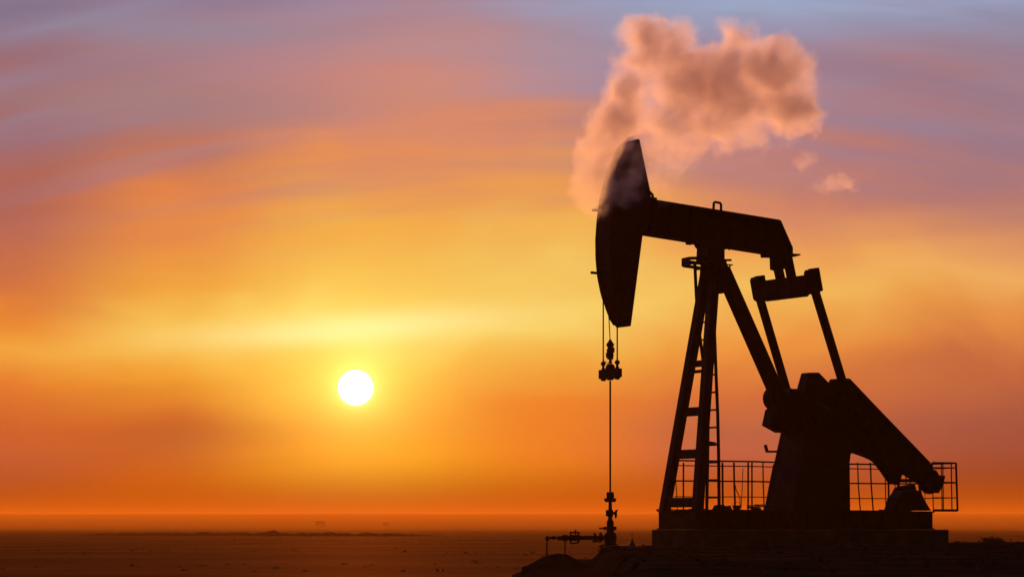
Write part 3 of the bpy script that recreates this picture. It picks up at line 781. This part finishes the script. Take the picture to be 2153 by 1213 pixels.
tag(link('scrub', bm, M_scrub), 'low dark scrub scattered over the hazy plain', 'scrub', kind='stuff')
# one low shrub at the right of the pad
bp_ = P(2088, 1140, 73)
sh = empty('shrub', (bp_.x, 73, ground_h(bp_.x, 73)))
tag(sh, 'single low round shrub on the ground at the far right of the foundation', 'shrub')
bm = bmesh.new()
for k in range(420):
    v_ = Vector((random.gauss(0, .16), random.gauss(0, .16), abs(random.gauss(.05, .05)))); s_ = random.uniform(.012, .03)
    n_ = Vector((random.random()-.5, random.random()-.5, random.random()-.5)).normalized(); u_ = n_.orthogonal()*s_; w_ = n_.cross(u_)
    bm.faces.new([bm.verts.new(v_+p) for p in (u_, w_, -u_, -w_)])
link('foliage', bm, M_weed, sh)
bm = bmesh.new()
for k in range(7): tube(bm, [(0, 0, -.02), (random.uniform(-.12, .12), random.uniform(-.1, .1), random.uniform(.06, .12))], .006, 5)
link('stem', bm, M_weed, sh)

# ------------------------------------------------------------------ smoke
SY = 57.4
lobes = [  # px, py, rx, rz (photo px), depth offset m, depth radius m, weight
 (1238, 408, 40, 62, .0, .7, .8), (1255, 345, 48, 70, -.1, .8, .85), (1280, 290, 50, 60, -.1, .9, .95), (1264, 258, 36, 36, 0, .6, 1), (1310, 235, 56, 58, .1, 1., 1.1),
 (1275, 370, 30, 70, -1.3, .45, .75), (1300, 320, 34, 40, -1.2, .4, .6),
 (1328, 170, 44, 62, .2, 1., 1), (1345, 95, 48, 60, .2, 1., 1), (1400, 85, 60, 58, .3, 1.2, 1), (1420, 160, 70, 70, .4, 1.3, 1),
 (1490, 160, 70, 62, .5, 1.3, 1), (1548, 100, 55, 60, .5, 1.1, 1), (1560, 190, 85, 66, .5, 1.4, 1), (1625, 140, 66, 60, .6, 1.2, 1),
 (1670, 180, 58, 72, .6, 1.1, 1), (1650, 235, 62, 48, .6, 1.0, .95), (1705, 245, 30, 34, .6, .6, .85), (1470, 235, 105, 62, .6, 1.4, .75),
 (1410, 290, 100, 66, 1.2, 1.2, .42), (1560, 275, 140, 60, .8, 1.2, .40), (1395, 350, 65, 75, 1.5, .9, .34), (1335, 345, 48, 70, -1.4, .4, .5), (1310, 400, 60, 40, -.6, .4, .42),
 (1690, 348, 18, 24, 0, .4, .85), (1728, 384, 28, 15, 0, .4, .8), (1772, 382, 42, 11, 0, .4, .75), (1400, 430, 34, 16, -.3, .25, .45)]
a0 = P(1170, 470, SY-1.9); a1 = P(1840, 5, SY-1.9)
bm = bmesh.new(); box(bm, ((a0.x+a1.x)/2, SY+.4, (a0.z+a1.z)/2), (a1.x-a0.x+.6, 4.6, a1.z-a0.z+.3))
sm = bpy.data.materials.new('smoke'); sm.use_nodes = True; sm.node_tree.nodes.clear(); q = N(sm.node_tree)
t = q.n('ShaderNodeTexCoord'); pos_ = t.outputs['Object']
def wnoise(scale, off, am, det):
    nd = q.n('ShaderNodeTexNoise'); nd.inputs['Scale'].default_value = scale; nd.inputs['Detail'].default_value = det
    q.put(nd.inputs['Vector'], q.vm('ADD', pos_, off))
    return q.vm('SCALE', q.vm('SUBTRACT', nd.outputs['Color'], (.5, .5, .5)), scale=am)
pw = q.vm('ADD', pos_, q.vm('ADD', wnoise(.9, (3., 1., 5.), 1.0, 2), wnoise(2.6, (9., 4., 1.), .42, 2)))
tot = None
for px_, py_, rx, rzz, dy_, ry, wt in lobes:
    Yl = SY+dy_; c_ = P(px_, py_, Yl); k_ = Yl/F*1.22
    v1 = q.vm('MULTIPLY', q.vm('SUBTRACT', pw, tuple(c_)), (1/(rx*k_), 1/(ry*1.15), 1/(rzz*k_)))
    dd = q.vm('DOT_PRODUCT', v1, v1)
    e = q.m('MULTIPLY', q.m('MAXIMUM', q.m('SUBTRACT', 1.0, dd), 0.0), wt)
    tot = e if tot is None else q.m('ADD', tot, e)
fine = q.n('ShaderNodeTexNoise'); fine.inputs['Scale'].default_value = 1.7; fine.inputs['Detail'].default_value = 4; q.put(fine.inputs['Vector'], pw)
dens = q.m('SUBTRACT', q.m('ADD', q.m('MULTIPLY', tot, .9), q.m('MULTIPLY', q.m('SUBTRACT', fine.outputs[0], .5), 3.0)), .12)
dens = q.m('MULTIPLY', q.smooth(dens, -.1, 1.6), q.smooth(tot, 0., .35))
pv = q.n('ShaderNodeVolumePrincipled'); q.put(pv.inputs['Density'], q.m('MULTIPLY', dens, 2.2))
pv.inputs['Color'].default_value = (.965, .87, .97, 1); pv.inputs['Anisotropy'].default_value = .52
mo_ = q.n('ShaderNodeOutputMaterial'); sm.node_tree.links.new(pv.outputs[0], mo_.inputs['Volume'])
smo = link('smoke', bm, sm)
tag(smo, 'billowing orange and violet smoke rising behind and across the raised horse head', 'smoke', kind='stuff')

# ------------------------------------------------------------------ haze
bm = bmesh.new(); box(bm, (0, 3900, 22.5), (14400, 8600, 52))
hz = bpy.data.materials.new('haze'); hz.use_nodes = True; hz.node_tree.nodes.clear(); q = N(hz.node_tree)
pv = q.n('ShaderNodeVolumePrincipled'); pv.inputs['Density'].default_value = .0002
pv.inputs['Color'].default_value = (1, .38, .05, 1); pv.inputs['Anisotropy'].default_value = .4
mo_ = q.n('ShaderNodeOutputMaterial'); hz.node_tree.links.new(pv.outputs[0], mo_.inputs['Volume'])
tag(link('haze', bm, hz), 'thin orange evening haze over the plain', 'haze', kind='stuff')
scn.cycles.volume_max_steps = 256
scn.cycles.volume_bounces = 6
